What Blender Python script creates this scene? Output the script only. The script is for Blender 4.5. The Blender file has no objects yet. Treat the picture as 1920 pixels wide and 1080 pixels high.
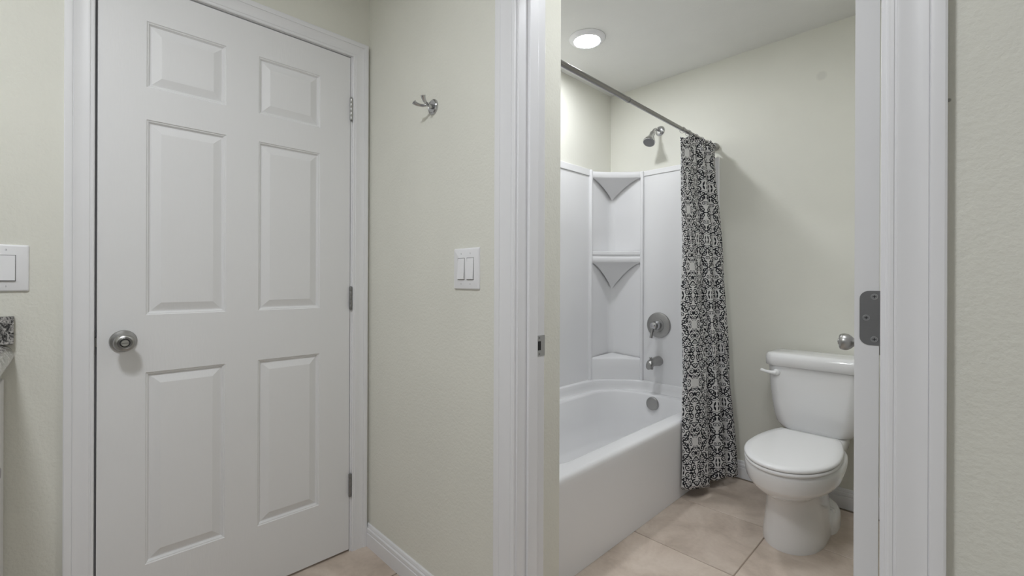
import bpy, math, random
from mathutils import Vector, Matrix
random.seed(7)
SC = bpy.context.scene
COL = SC.collection
PI = math.pi

# ------------------------------------------------------------------ camera
cd = bpy.data.cameras.new('camera')
cd.sensor_width = 36.0
cd.lens = 843.8 / 1920 * 36.0
cd.shift_y = -15.2 / 1920
cd.clip_start = 0.02
cam = bpy.data.objects.new('camera', cd)
COL.objects.link(cam)
YAW = math.radians(45.56)
_f = Vector((-math.sin(YAW), math.cos(YAW), 0))
_r = Vector((math.cos(YAW), math.sin(YAW), 0))
_u = Vector((0, 0, 1))
_m = Matrix((_r, _u, -_f)).transposed().to_4x4()
cam.matrix_world = Matrix.Translation((1.7998, -0.9083, 1.1267)) @ _m @ Matrix.Rotation(math.radians(0.21), 4, 'Z')
SC.camera = cam

# ------------------------------------------------------------------ light and exposure
w = bpy.data.worlds.new('world')
SC.world = w
w.use_nodes = True
w.node_tree.nodes['Background'].inputs[0].default_value = (0.962, 0.988, 1.032, 1)
w.node_tree.nodes['Background'].inputs[1].default_value = 0.24
BATH_LAMP = 160.0      # emission of the bathroom ceiling lamp's diffuser
ENTRY_FILL = 43.0     # emission of the unseen fill lamp added just inside the bathroom doorway
HALL_LAMP = 102.0      # emission of the hall ceiling lamp's diffuser
vs = SC.view_settings
vs.view_transform = 'Standard'
vs.look = 'None'
vs.exposure = 0.0
vs.gamma = 1.0
vs.use_curve_mapping = False
SC.cycles.use_denoising = True
SC.cycles.max_bounces = 8
SC.cycles.diffuse_bounces = 5
SC.cycles.use_adaptive_sampling = True
SC.cycles.adaptive_threshold = 0.03


# ------------------------------------------------------------------ helpers
def tag(o, label=None, cat=None, group=None, kind=None):
    if label: o['label'] = label
    if cat: o['category'] = cat
    if group: o['group'] = group
    if kind: o['kind'] = kind
    return o


def empty(name, loc=(0, 0, 0), parent=None, rotz=0.0):
    o = bpy.data.objects.new(name, None)
    o.empty_display_size = 0.05
    COL.objects.link(o)
    o.location = loc
    o.rotation_euler = (0, 0, rotz)
    if parent: o.parent = parent
    return o


class MB:
    """collects shapes; build() links them as one mesh object"""
    def __init__(s):
        s.v = []; s.f = []

    def add(s, vs_, fs):
        b = len(s.v)
        s.v += [tuple(q) for q in vs_]
        s.f += [tuple(i + b for i in f) for f in fs]
        return s

    def box(s, x0, x1, y0, y1, z0, z1):
        v = [(x, y, z) for z in (z0, z1) for y in (y0, y1) for x in (x0, x1)]
        return s.add(v, [(0, 2, 3, 1), (4, 5, 7, 6), (0, 1, 5, 4), (2, 6, 7, 3), (0, 4, 6, 2), (1, 3, 7, 5)])

    def loft(s, rings, cap0=True, cap1=True, close=True):
        n = len(rings[0]); v = []; f = []
        for r in rings: v += list(r)
        for i in range(len(rings) - 1):
            for j in range(n if close else n - 1):
                k = (j + 1) % n
                f.append((i * n + j, i * n + k, (i + 1) * n + k, (i + 1) * n + j))
        if cap0: f.append(tuple(range(n - 1, -1, -1)))
        if cap1: f.append(tuple((len(rings) - 1) * n + j for j in range(n)))
        return s.add(v, f)

    def lathe(s, prof, o=(0, 0, 0), axis=(0, 0, 1), n=32, caps=True):
        """prof: (radius, distance along axis)"""
        a = Vector(axis).normalized()
        h = Vector((0, 0, 1)) if abs(a.z) < 0.9 else Vector((1, 0, 0))
        e1 = a.cross(h).normalized(); e2 = a.cross(e1)
        o = Vector(o); rings = []
        for r, d in prof:
            rings.append([o + a * d + (e1 * math.cos(2 * PI * i / n) + e2 * math.sin(2 * PI * i / n)) * max(r, 1e-5) for i in range(n)])
        return s.loft(rings, caps, caps)

    def tube(s, pts, r, n=14, caps=True):
        pts = [Vector(p) for p in pts]
        rs = r if isinstance(r, (list, tuple)) else [r] * len(pts)
        rings = []; prev = None
        for i, p in enumerate(pts):
            t = (pts[min(i + 1, len(pts) - 1)] - pts[max(i - 1, 0)]).normalized()
            if prev is None:
                h = Vector((0, 0, 1)) if abs(t.z) < 0.9 else Vector((1, 0, 0))
                e1 = t.cross(h).normalized()
            else:
                e1 = (prev - t * prev.dot(t)).normalized()
            prev = e1; e2 = t.cross(e1)
            rings.append([p + (e1 * math.cos(2 * PI * k / n) + e2 * math.sin(2 * PI * k / n)) * rs[i] for k in range(n)])
        return s.loft(rings, caps, caps)

    def build(s, name, mat, parent=None, smooth=False, bevel=0.0, seg=2, sub=0, angle=40):
        me = bpy.data.meshes.new(name)
        me.from_pydata(s.v, [], s.f)
        me.validate()
        o = bpy.data.objects.new(name, me)
        COL.objects.link(o)
        if mat: me.materials.append(mat)
        import bmesh
        bm = bmesh.new(); bm.from_mesh(me)
        bmesh.ops.recalc_face_normals(bm, faces=bm.faces)
        bm.to_mesh(me); bm.free()
        if parent: o.parent = parent
        if bevel:
            b = o.modifiers.new('edge', 'BEVEL'); b.width = bevel; b.segments = seg
            b.limit_method = 'ANGLE'; b.angle_limit = math.radians(35); b.harden_normals = False
        if sub:
            b = o.modifiers.new('sub', 'SUBSURF'); b.levels = sub; b.render_levels = sub
        if smooth or bevel or sub:
            for p in me.polygons: p.use_smooth = True
            if not sub:
                me.set_sharp_from_angle(angle=math.radians(angle))
        return o


def rrect(x0, x1, y0, y1, z, r, n=6):
    """rounded rectangle ring, counter-clockwise; r may be one radius or four (x0y0, x1y0, x1y1, x0y1)"""
    rr = r if isinstance(r, (list, tuple)) else [r] * 4
    out = []
    for (cx, cy, a0, q) in ((x0, y0, PI, rr[0]), (x1, y0, 1.5 * PI, rr[1]), (x1, y1, 0, rr[2]), (x0, y1, .5 * PI, rr[3])):
        sx = 1 if cx == x0 else -1; sy = 1 if cy == y0 else -1
        ox = cx + sx * q; oy = cy + sy * q
        for i in range(n + 1):
            a = a0 + .5 * PI * i / n
            out.append((ox + q * math.cos(a), oy + q * math.sin(a), z))
    return out


def egg(cx, cy, wx, yf, yb, z, n=40, ef=1.0, eb=1.0, exf=1.0):
    """egg ring: half width wx, front at yf, back at yb; exponents under 1 square it up"""
    out = []
    for i in range(n):
        a = 2 * PI * i / n
        c, s_ = math.cos(a), math.sin(a)
        e = eb if s_ > 0 else ef
        x = wx * math.copysign(abs(c) ** (e if s_ > 0 else exf), c)
        ly = (yb - cy) if s_ > 0 else (cy - yf)
        y = ly * math.copysign(abs(s_) ** e, s_)
        out.append((cx + x, cy + y, z))
    return out


def spline(P, per=8):
    P = [Vector(p) for p in P]; out = []
    for i in range(len(P) - 1):
        a = P[max(i - 1, 0)]; b = P[i]; c = P[i + 1]; d = P[min(i + 2, len(P) - 1)]
        for k in range(per):
            t = k / per
            out.append(0.5 * ((2 * b) + (c - a) * t + (2 * a - 5 * b + 4 * c - d) * t * t + (3 * b - a - 3 * c + d) * t ** 3))
    out.append(P[-1])
    return out


# ------------------------------------------------------------------ materials
class NT:
    def __init__(s, name):
        s.m = bpy.data.materials.new(name); s.m.use_nodes = True
        s.t = s.m.node_tree; s.b = s.t.nodes['Principled BSDF']

    def n(s, typ, **kw):
        q = s.t.nodes.new(typ)
        for k, v in kw.items(): setattr(q, k, v)
        return q

    def l(s, a, b): s.t.links.new(a, b)

    def m_(s, op, a, b=None, c=None):
        q = s.n('ShaderNodeMath', operation=op)
        for i, v in enumerate((a, b, c)):
            if v is None: continue
            if isinstance(v, (int, float)): q.inputs[i].default_value = v
            else: s.l(v, q.inputs[i])
        return q.outputs[0]

    def obj(s, scale=None):
        q = s.n('ShaderNodeNewGeometry')
        o = q.outputs['Position']
        if scale is not None:
            mp = s.n('ShaderNodeMapping'); mp.inputs['Scale'].default_value = scale
            s.l(o, mp.inputs['Vector']); o = mp.outputs[0]
        return o

    def noise(s, vec, scale, detail=3, rough=.5, dist=0):
        q = s.n('ShaderNodeTexNoise'); q.inputs['Scale'].default_value = scale
        q.inputs['Detail'].default_value = detail; q.inputs['Roughness'].default_value = rough
        q.inputs['Distortion'].default_value = dist
        s.l(vec, q.inputs['Vector']); return q.outputs['Fac']

    def ramp(s, fac, stops):
        q = s.n('ShaderNodeValToRGB'); e = q.color_ramp.elements
        while len(e) < len(stops): e.new(.5)
        for i, (p, c) in enumerate(stops):
            e[i].position = p; e[i].color = (*c, 1) if len(c) == 3 else c
        s.l(fac, q.inputs[0]); return q.outputs[0]

    def bump(s, h, strength, dist=.002):
        q = s.n('ShaderNodeBump'); q.inputs['Strength'].default_value = strength; q.inputs['Distance'].default_value = dist
        s.l(h, q.inputs['Height']); s.l(q.outputs[0], s.b.inputs['Normal'])

    def base(s, col=None, rough=.5, metal=0, spec=None, coat=0):
        if col is not None: s.b.inputs['Base Color'].default_value = (*col, 1)
        s.b.inputs['Roughness'].default_value = rough; s.b.inputs['Metallic'].default_value = metal
        if spec is not None: s.b.inputs['Specular IOR Level'].default_value = spec
        if coat: s.b.inputs['Coat Weight'].default_value = coat; s.b.inputs['Coat Roughness'].default_value = .08
        return s


def wall_paint(name, col, bump=.35, spots=()):
    t = NT(name).base(col, .62, spec=.3)
    p = t.obj()
    h = t.noise(p, 120, 3, .55)
    h2 = t.noise(p, 48, 2, .5)
    t.bump(t.m_('ADD', h, t.m_('MULTIPLY', h2, .8)), bump, .0018)
    c1 = t.noise(p, 3.0, 3)
    col_ = t.ramp(c1, [(.3, tuple(x * .975 for x in col)), (.7, tuple(min(1, x * 1.02) for x in col))])
    for (c, r, dark) in spots:       # scuffs that belong to the wall
        d = t.n('ShaderNodeVectorMath', operation='DISTANCE'); t.l(p, d.inputs[0]); d.inputs[1].default_value = c
        q = t.n('ShaderNodeMapRange'); q.inputs['From Min'].default_value = r * .55; q.inputs['From Max'].default_value = r
        q.inputs['To Min'].default_value = 1; q.inputs['To Max'].default_value = 0
        t.l(d.outputs['Value'], q.inputs['Value'])
        mx = t.n('ShaderNodeMix', data_type='RGBA'); t.l(q.outputs[0], mx.inputs['Factor'])
        t.l(col_, mx.inputs[6]); mx.inputs[7].default_value = (*[x * dark for x in col], 1)
        col_ = mx.outputs[2]
    t.l(col_, t.b.inputs['Base Color'])
    return t.m


WALL = (0.765, 0.760, 0.690)
M_wall = wall_paint('hall_wall_paint', WALL, .7, [((1.7765, 0, 1.3895), .0035, .45)])
M_bwall = wall_paint('bath_wall_paint', WALL, .18, [((1.261, 1.838, 2.179), .028, .90)])
M_ceil = wall_paint('ceiling_paint', (0.79, 0.79, 0.765), .5)


def painted(name, col, rough=.42, grain=None, strength=.1):
    t = NT(name).base(col, rough, spec=.35)
    p = t.obj(grain or (1, 1, 1))
    t.bump(t.noise(p, 60 if grain else 90, 3, .6), strength, .0012)
    return t.m


M_door = painted('door_paint', (0.79, 0.79, 0.795), .45, (1, 3.2, .45), .28)
M_trim = painted('trim_paint', (0.81, 0.81, 0.825), .38, None, .05)
M_dark = NT('dark_gap').base((.03, .03, .03), .8).m
M_plate = NT('switch_plastic').base((.84, .84, .855), .32, spec=.4).m
M_slot = NT('switch_slot').base((.12, .12, .12), .6).m
M_acryl = NT('white_acrylic').base((.84, .84, .845), .22, spec=.45).m
M_porc = NT('white_porcelain').base((.84, .84, .84), .09, spec=.5, coat=.4).m
M_seatp = NT('seat_plastic').base((.85, .85, .85), .2, spec=.45).m


def metal(name, col, rough, brushed=False):
    t = NT(name).base(col, rough, 1.0)
    if brushed:
        p = t.obj((60, 60, 900))
        h = t.noise(p, 1.0, 2)
        t.l(t.m_('MULTIPLY_ADD', h, .18, rough - .06), t.b.inputs['Roughness'])
    return t.m


M_nickel = metal('satin_nickel', (.40, .395, .385), .30, True)
M_chrome = metal('chrome', (.52, .52, .53), .14)
M_rod = metal('brushed_rod', (.36, .35, .345), .26)
M_hinge = metal('hinge_steel', (.27, .27, .27), .42, True)
M_screw = metal('screw_steel', (.50, .50, .495), .3)

# floor tile: cloudy beige ceramic, each tile a little different
t = NT('floor_tile').base(None, .42, spec=.4)
p = t.obj()
oi = t.n('ShaderNodeObjectInfo')
va = t.n('ShaderNodeVectorMath', operation='ADD'); t.l(p, va.inputs[0])
vm = t.n('ShaderNodeCombineXYZ'); t.l(t.m_('MULTIPLY', oi.outputs['Random'], 20), vm.inputs[0]); t.l(vm.outputs[0], va.inputs[1])
n1 = t.noise(va.outputs[0], 5.5, 6, .6, .6)
n2 = t.noise(va.outputs[0], 60, 3, .6)
fac = t.m_('ADD', t.m_('MULTIPLY', n1, .85), t.m_('MULTIPLY', n2, .15))
c = t.ramp(fac, [(.30, (.46, .38, .312)), (.5, (.61, .515, .435)), (.70, (.72, .63, .545))])
hv = t.n('ShaderNodeHueSaturation'); t.l(c, hv.inputs['Color'])
t.l(t.m_('MULTIPLY_ADD', oi.outputs['Random'], .12, .94), hv.inputs['Value'])
t.l(hv.outputs[0], t.b.inputs['Base Color'])
t.bump(n2, .06, .001)
M_tile = t.m
M_grout = NT('grout').base((.30, .24, .19), .85).m

# granite
t = NT('granite').base(None, .14, spec=.5)
p = t.obj((1, 1.6, 1))
n1 = t.noise(p, 34, 6, .72, 1.4)
n2 = t.noise(p, 190, 2, .6)
t.l(t.ramp(t.m_('ADD', t.m_('MULTIPLY', n1, .75), t.m_('MULTIPLY', n2, .25)),
           [(.42, (.012, .012, .013)), (.47, (.06, .06, .06)), (.51, (.30, .29, .28)), (.60, (.55, .53, .51))]), t.b.inputs['Base Color'])
M_granite = t.m
M_cab = painted('cabinet_paint', (.74, .74, .735), .4)


def lamp(name, strength, col=(.962, .988, 1.032)):
    t = NT(name)
    t.b.inputs['Base Color'].default_value = (.9, .9, .9, 1)
    t.b.inputs['Emission Color'].default_value = (*col, 1)
    t.b.inputs['Emission Strength'].default_value = strength
    return t.m


# curtain print: black mirrored scrollwork on off-white, from the cloth's own UVs (metres)
t = NT('scroll_print_fabric').base(None, .85, spec=.15)
uvn = t.n('ShaderNodeUVMap'); uvn.uv_map = 'cloth'
sep = t.n('ShaderNodeSeparateXYZ'); t.l(uvn.outputs[0], sep.inputs[0])
U, V = sep.outputs[0], sep.outputs[1]
mu = t.m_('PINGPONG', U, .085)          # mirror symmetry of the damask repeat
mv = t.m_('PINGPONG', V, .15)
cmb = t.n('ShaderNodeCombineXYZ'); t.l(mu, cmb.inputs[0]); t.l(mv, cmb.inputs[1])
nz = t.n('ShaderNodeTexNoise'); nz.inputs['Scale'].default_value = 22; nz.inputs['Detail'].default_value = 1.0
t.l(cmb.outputs[0], nz.inputs['Vector'])
sx = t.n('ShaderNodeSeparateColor'); t.l(nz.outputs['Color'], sx.inputs[0])
wu = t.m_('ADD', mu, t.m_('MULTIPLY', t.m_('SUBTRACT', sx.outputs[0], .5), .014))
wv = t.m_('ADD', mv, t.m_('MULTIPLY', t.m_('SUBTRACT', sx.outputs[1], .5), .014))


def curl(cx_, cy_, R_, hand, ph):
    """one scroll of about one and a half turns"""
    a = t.m_('SUBTRACT', wu, cx_)
    b = t.m_('MULTIPLY', t.m_('SUBTRACT', wv, cy_), hand)
    r = t.m_('SQRT', t.m_('ADD', t.m_('MULTIPLY', a, a), t.m_('MULTIPLY', b, b)))
    th = t.m_('DIVIDE', t.m_('ARCTAN2', b, a), 2 * PI)
    f = t.m_('FRACT', t.m_('ADD', t.m_('SUBTRACT', t.m_('DIVIDE', r, R_ * .66), th), ph))
    on = t.m_('LESS_THAN', t.m_('ABSOLUTE', t.m_('SUBTRACT', f, .5)), .25)
    return t.m_('MULTIPLY', on, t.m_('LESS_THAN', r, R_))


def leaf(cx_, cy_, la, lb, ang):
    """pointed leaf: two arcs meeting"""
    a = t.m_('SUBTRACT', wu, cx_); b = t.m_('SUBTRACT', wv, cy_)
    c_, s_ = math.cos(ang), math.sin(ang)
    p_ = t.m_('ADD', t.m_('MULTIPLY', a, c_), t.m_('MULTIPLY', b, s_))
    q_ = t.m_('SUBTRACT', t.m_('MULTIPLY', b, c_), t.m_('MULTIPLY', a, s_))
    e = t.m_('ADD', t.m_('ABSOLUTE', t.m_('DIVIDE', q_, lb)), t.m_('POWER', t.m_('ABSOLUTE', t.m_('DIVIDE', p_, la)), 2.0))
    return t.m_('LESS_THAN', e, 1.0)


def ogee(cx_, cy_, rx_, ry_, lo_):
    a = t.m_('DIVIDE', t.m_('SUBTRACT', mu, cx_), rx_)
    b = t.m_('DIVIDE', t.m_('SUBTRACT', mv, cy_), ry_)
    e = t.m_('ADD', t.m_('POWER', t.m_('ABSOLUTE', a), 1.6), t.m_('POWER', t.m_('ABSOLUTE', b), 1.25))
    return t.m_('MULTIPLY', t.m_('GREATER_THAN', e, lo_), t.m_('LESS_THAN', e, 1.0))


shapes = []
for q in ((.017, .016, .0155, 1, .1), (.050, .011, .0145, -1, .4), (.075, .031, .0125, 1, .7), (.037, .039, .0165, -1, .0), (.009, .050, .0125, 1, .5), (.062, .060, .0175, 1, .25),
          (.027, .074, .0165, -1, .8), (.076, .091, .0125, -1, .1), (.050, .101, .0165, 1, .6), (.014, .106, .0155, 1, .35), (.034, .133, .0150, -1, .9), (.068, .130, .0165, 1, .45)):
    shapes.append(curl(*q))
for q in ((.033, .017, .012, .0040, 1.2), (.060, .034, .013, .0042, -.8), (.020, .033, .010, .0036, .5), (.046, .079, .014, .0045, .9), (.008, .084, .012, .0042, 1.57), (.066, .110, .012, .0040, .4),
          (.030, .116, .013, .0042, -.5), (.052, .145, .012, .0045, .2), (.010, .139, .012, .0045, 1.3), (.082, .060, .013, .0042, 1.57)):
    shapes.append(leaf(*q))
shapes.append(ogee(.0, .050, .046, .056, .83))
shapes.append(ogee(.085, .118, .036, .044, .80))
ink = shapes[0]
for q in shapes[1:]: ink = t.m_('MAXIMUM', ink, q)
mx = t.n('ShaderNodeMix', data_type='RGBA'); t.l(ink, mx.inputs['Factor'])
mx.inputs[6].default_value = (.64, .635, .63, 1); mx.inputs[7].default_value = (.020, .020, .025, 1)
t.l(mx.outputs[2], t.b.inputs['Base Color'])
M_curtain = t.m

# ------------------------------------------------------------------ dimensions
ZC = 2.433                      # ceiling
WT = 0.113                      # partition thickness
YB = 1.838                      # bathroom far wall
XR = 1.98                       # bathroom side wall beyond the open door
HX = 3.0                        # hall extent
HY = -1.60                      # hall wall behind the vanity
JL, JR = 0.898, 1.706           # bath door jamb faces
DH = -0.084; DL = -0.853        # closed door: hinge edge, latch edge
DT = 2.042
SX, SY = 0.79, 0.318            # alcove stub wall

# ------------------------------------------------------------------ setting
# floor: grout bed with every tile laid in it
fl = empty('floor'); tag(fl, 'beige ceramic tile floor of the hall and bathroom', 'floor', kind='structure')
MB().box(-.113, HX, HY, YB + .1, -.06, -.0025).build('grout_bed', M_grout, fl)
TS = 0.4535; G = 0.0042
tm = None
for i in range(-1, 6):
    for j in range(-4, 4):
        x0 = 0.263 + TS * (i - 0) ; y0 = -0.003 + TS * j
        if x0 > 2.6 or y0 < -1.4 or y0 > 1.8: continue
        if j < 0 and x0 < -.3: continue
        if j >= 0 and (x0 < .2 or x0 > 1.7): continue
        if tm is None:
            first = MB().box(0, TS - G, 0, TS - G, -.012, 0).build('tile', M_tile, fl, bevel=.0018, seg=1)
            tm = first.data; o = first
        else:
            o = bpy.data.objects.new('tile', tm); COL.objects.link(o); o.parent = fl
            b = o.modifiers.new('edge', 'BEVEL'); b.width = .0018; b.segments = 1
        o.location = (x0, y0, 0)

c_ = MB().box(-.113, HX, HY - .1, YB + .1, ZC, ZC + .1).build('ceiling', M_ceil)
tag(c_, 'flat off-white textured ceiling over hall and bathroom', 'ceiling', kind='structure')

# hall wall with the closed door
mb = MB()
mb.box(-WT, 0, HY, DL - .024, 0, ZC)
mb.box(-WT, 0, DH + .024, 0, 0, ZC)
mb.box(-WT, 0, DL - .024, DH + .024, DT + .024, ZC)
tag(mb.build('wall_left', M_wall), 'cream hall wall that holds the closed six-panel door', 'wall', kind='structure')
# partition with the hook, the double switch and the bathroom opening
mb = MB()
mb.box(-WT, JL - .02, 0, WT, 0, ZC)
mb.box(JR + .02, HX, 0, WT, 0, ZC)
mb.box(JL - .02, JR + .02, 0, WT, 2.06, ZC)
tag(mb.build('wall_front', M_wall), 'cream partition wall with the bathroom doorway cut through it', 'wall', kind='structure')
tag(MB().box(-WT, 1.10, HY - .1, HY, 0, ZC).build('wall_back', M_wall), 'cream hall wall behind the vanity', 'wall', kind='structure')
tag(MB().box(2.70, 2.80, HY, 0, 0, ZC).build('light_block_right', M_wall), 'added cream side wall, out of view, blocking ambient light from the right', 'wall', kind='structure')  # unseen wall added to shut out world light from the right
tag(MB().box(-WT, 0, WT, YB, 0, ZC).build('wall_bath_left', M_bwall), 'cream bathroom wall along the long side of the tub', 'wall', kind='structure')
tag(MB().box(-WT, XR + .1, YB, YB + .1, 0, ZC).build('wall_bath_back', M_bwall), 'cream bathroom wall behind the shower head and toilet', 'wall', kind='structure')
tag(MB().box(XR, XR + .1, WT, YB, 0, ZC).build('wall_bath_right', M_bwall), 'cream bathroom side wall behind the open door', 'wall', kind='structure')
tag(MB().box(0, SX, WT, SY, 0, ZC).build('wall_bath_end', M_wall), 'narrow cream wall end beside the doorway closing the tub alcove', 'wall', kind='structure')


# baseboards
def baseboard(name, path, label, h=.088, th=.013):
    """path: two points; the profile stands to the left of the direction"""
    (x0, y0), (x1, y1) = path
    d = Vector((x1 - x0, y1 - y0, 0)).normalized(); nrm = Vector((-d.y, d.x, 0))
    prof = [(0, 0), (th, 0), (th, h * .60), (th * .78, h * .62), (th * .78, h * .66), (th * .95, h * .68), (th * .9, h * .80), (th * .55, h * .84),
            (th * .62, h * .88), (th * .45, h * .97), (th * .2, h), (0, h)]
    rings = []
    for e in ((x0, y0), (x1, y1)):
        rings.append([Vector((e[0], e[1], 0)) + nrm * a + Vector((0, 0, z)) for a, z in prof])
    o = MB().loft(rings).build(name, M_trim, smooth=True, angle=25)
    return tag(o, label, 'baseboard', kind='structure')


CW = 0.078; CWR = .066; CT = .017           # bath casing
baseboard('baseboard_front', ((JL - .006 - CW, 0), (0, 0)), 'white moulded baseboard under the hook and double switch', .092)
baseboard('baseboard_right', ((2.70, 0), (JR + .004 + CWR, 0)), 'white moulded baseboard on the hall wall past the bathroom doorway', .092)
baseboard('baseboard_bath', ((XR, YB), (.765, YB)), 'white moulded baseboard behind the toilet', .098, .014)


# casings
def casing_prof(wd, th):
    k = [(0, 0), (0, .50), (.04, .62), (.10, .64), (.115, .56), (.15, .60), (.17, .70), (.24, .72), (.36, .66), (.50, .66), (.62, .74), (.70, .86), (.715, .78),
         (.735, .92), (.80, 1.0), (.96, 1.0), (1, .93), (1, 0)]
    return [(a * wd, b * th) for a, b in k]


def casing_leg(inner, sgn, ztop, wd, th, place, parent, z0=0.0):
    pr = casing_prof(wd, th)
    rings = [[place(inner + sgn * u, th_, z0) for u, th_ in pr], [place(inner + sgn * u, th_, ztop + u) for u, th_ in pr]]
    return MB().loft(rings).build('casing', M_trim, parent, smooth=True, angle=18)


def casing_head(a, b, z, wd, th, place, parent):
    pr = casing_prof(wd, th)
    rings = [[place(a - u, th_, z + u) for u, th_ in pr], [place(b + u, th_, z + u) for u, th_ in pr]]
    return MB().loft(rings).build('casing', M_trim, parent, smooth=True, angle=18)


# frame of the closed door: along Y on the X = 0 wall
tr1 = empty('trim_1'); tag(tr1, 'white moulded casing and jamb around the closed six-panel door', 'door frame', kind='structure')
pl = lambda s, th, z: (th, s, z)
wd1 = .064
casing_leg(DL - .006, -1, DT + .006, wd1, .016, pl, tr1)
casing_leg(DH + .009, 1, DT + .006, wd1, .016, pl, tr1)
casing_head(DL - .006, DH + .009, DT + .006, wd1, .016, pl, tr1)
MB().box(-WT, 0.0005, DL - .0235, DL - .0055, 0, DT + .022).build('jamb', M_trim, tr1)
MB().box(-WT, 0.0005, DH + .0025, DH + .0235, 0, DT + .022).build('jamb', M_trim, tr1)
MB().box(-WT, 0.0005, DL - .0045, DH + .0025, DT + .0045, DT + .0235).build('jamb', M_trim, tr1)
MB().box(-.075, -.040, DL - .0045, DL + .010, 0, DT + .004).build('door_stop', M_trim, tr1)
MB().box(-.075, -.040, DH - .010, DH + .0025, 0, DT + .004).build('door_stop', M_trim, tr1)
MB().box(-.075, -.040, DL + .010, DH - .010, DT - .010, DT + .004).build('door_stop', M_trim, tr1)
MB().box(-.035, -.001, DL - .0047, DL - .0040, .900, .972).build('strike_plate', M_hinge, tr1)

# frame of the bathroom opening
tr2 = empty('trim_2'); tag(tr2, 'white moulded casing and jamb around the open bathroom doorway', 'door frame', kind='structure')
pl2 = lambda s, th, z: (s, -th, z)
casing_leg(JL - .006, -1, 2.044, CW, CT, pl2, tr2)
casing_leg(JR + .004, 1, 2.044, CWR, CT, pl2, tr2)
casing_head(JL - .006, JR + .004, 2.044, CWR, CT, pl2, tr2)
jl = MB().box(JL - .02, JL, -.0005, WT + .001, 0, 2.06).build('jamb', M_trim, tr2, bevel=.0015)
MB().box(JR, JR + .02, -.0005, WT + .001, 0, 2.06).build('jamb', M_trim, tr2, bevel=.0015)
MB().box(JL, JR, -.0005, WT + .001, 2.04, 2.06).build('jamb', M_trim, tr2)
MB().box(JL, JL + .010, .036, .074, 0, 2.04).build('door_stop', M_trim, tr2, bevel=.002)
MB().box(JR - .010, JR, .036, .074, 0, 2.04).build('door_stop', M_trim, tr2, bevel=.002)
MB().box(JL + .01, JR - .01, .036, .074, 2.03, 2.04).build('door_stop', M_trim, tr2, bevel=.002)
sp = MB().box(JL, JL + .0012, .081, .1145, .899, .961).build('strike_plate', M_screw, jl)
sp['label'] = 'bright metal strike plate with dark latch hole'
mb = MB().box(JL + .0012, JL + .0015, .084, .097, .917, .944)
mb.build('latch_hole', M_dark, jl)
for z in (.906, .954):
    MB().lathe([(.0032, 0), (.0028, .0008)], (JL + .0012, .090, z), (1, 0, 0), 12).build('screw', M_hinge, jl)


# ------------------------------------------------------------------ doors
def six_panel(parent, y_hinge, y_latch, z0, z1, th, mat):
    """moulded six-panel leaf in the plane X = 0 .. -th, facing +X; panels are parts"""
    lo, hi = min(y_hinge, y_latch), max(y_hinge, y_latch)
    W = hi - lo
    ya = [lo + W * .1475, lo + W * .4235, lo + W * .5590, lo + W * .8480]
    ya = [-.741, -.526, -.425, -.206] if parent.name == 'door_1' else ya
    ys = [lo, ya[0], ya[1], ya[2], ya[3], hi]
    zs = [z0, .234, .834, 1.013, 1.623, 1.724, 1.930, z1]
    mb = MB()
    st = .013; dp = .0105
    for front in (1, 0):
        x = 0 if front else -th
        for a in range(5):
            for b in range(7):
                hole = a in (1, 3) and b in (1, 3, 5)
                if hole:
                    y_0, y_1, z_0, z_1 = ys[a], ys[a + 1], zs[b], zs[b + 1]
                    sg = 1 if front else -1
                    def rg(ins, dx):
                        return [(x - sg * dx, y_0 + ins, z_0 + ins), (x - sg * dx, y_1 - ins, z_0 + ins), (x - sg * dx, y_1 - ins, z_1 - ins), (x - sg * dx, y_0 + ins, z_1 - ins)]
                    mb.loft([rg(0, 0), rg(.0025, .0032), rg(.005, .0036), rg(.0095, dp), rg(st, dp)], False, False)
                    pb = MB()
                    q = st
                    pb.loft([rg(q, dp), rg(q + .024, .0012), rg(q + .0255, .0010)], False, True)
                    pb.build('panel', mat, parent)
                else:
                    v = [(x, ys[a], zs[b]), (x, ys[a + 1], zs[b]), (x, ys[a + 1], zs[b + 1]), (x, ys[a], zs[b + 1])]
                    mb.add(v, [(0, 1, 2, 3) if front else (3, 2, 1, 0)])
    # edges
    mb.add([(0, lo, z0), (-th, lo, z0), (-th, lo, z1), (0, lo, z1)], [(0, 1, 2, 3)])
    mb.add([(0, hi, z0), (-th, hi, z0), (-th, hi, z1), (0, hi, z1)], [(3, 2, 1, 0)])
    mb.add([(0, lo, z1), (-th, lo, z1), (-th, hi, z1), (0, hi, z1)], [(0, 1, 2, 3)])
    mb.add([(0, lo, z0), (-th, lo, z0), (-th, hi, z0), (0, hi, z0)], [(3, 2, 1, 0)])
    return mb.build('slab', mat, parent)


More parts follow.
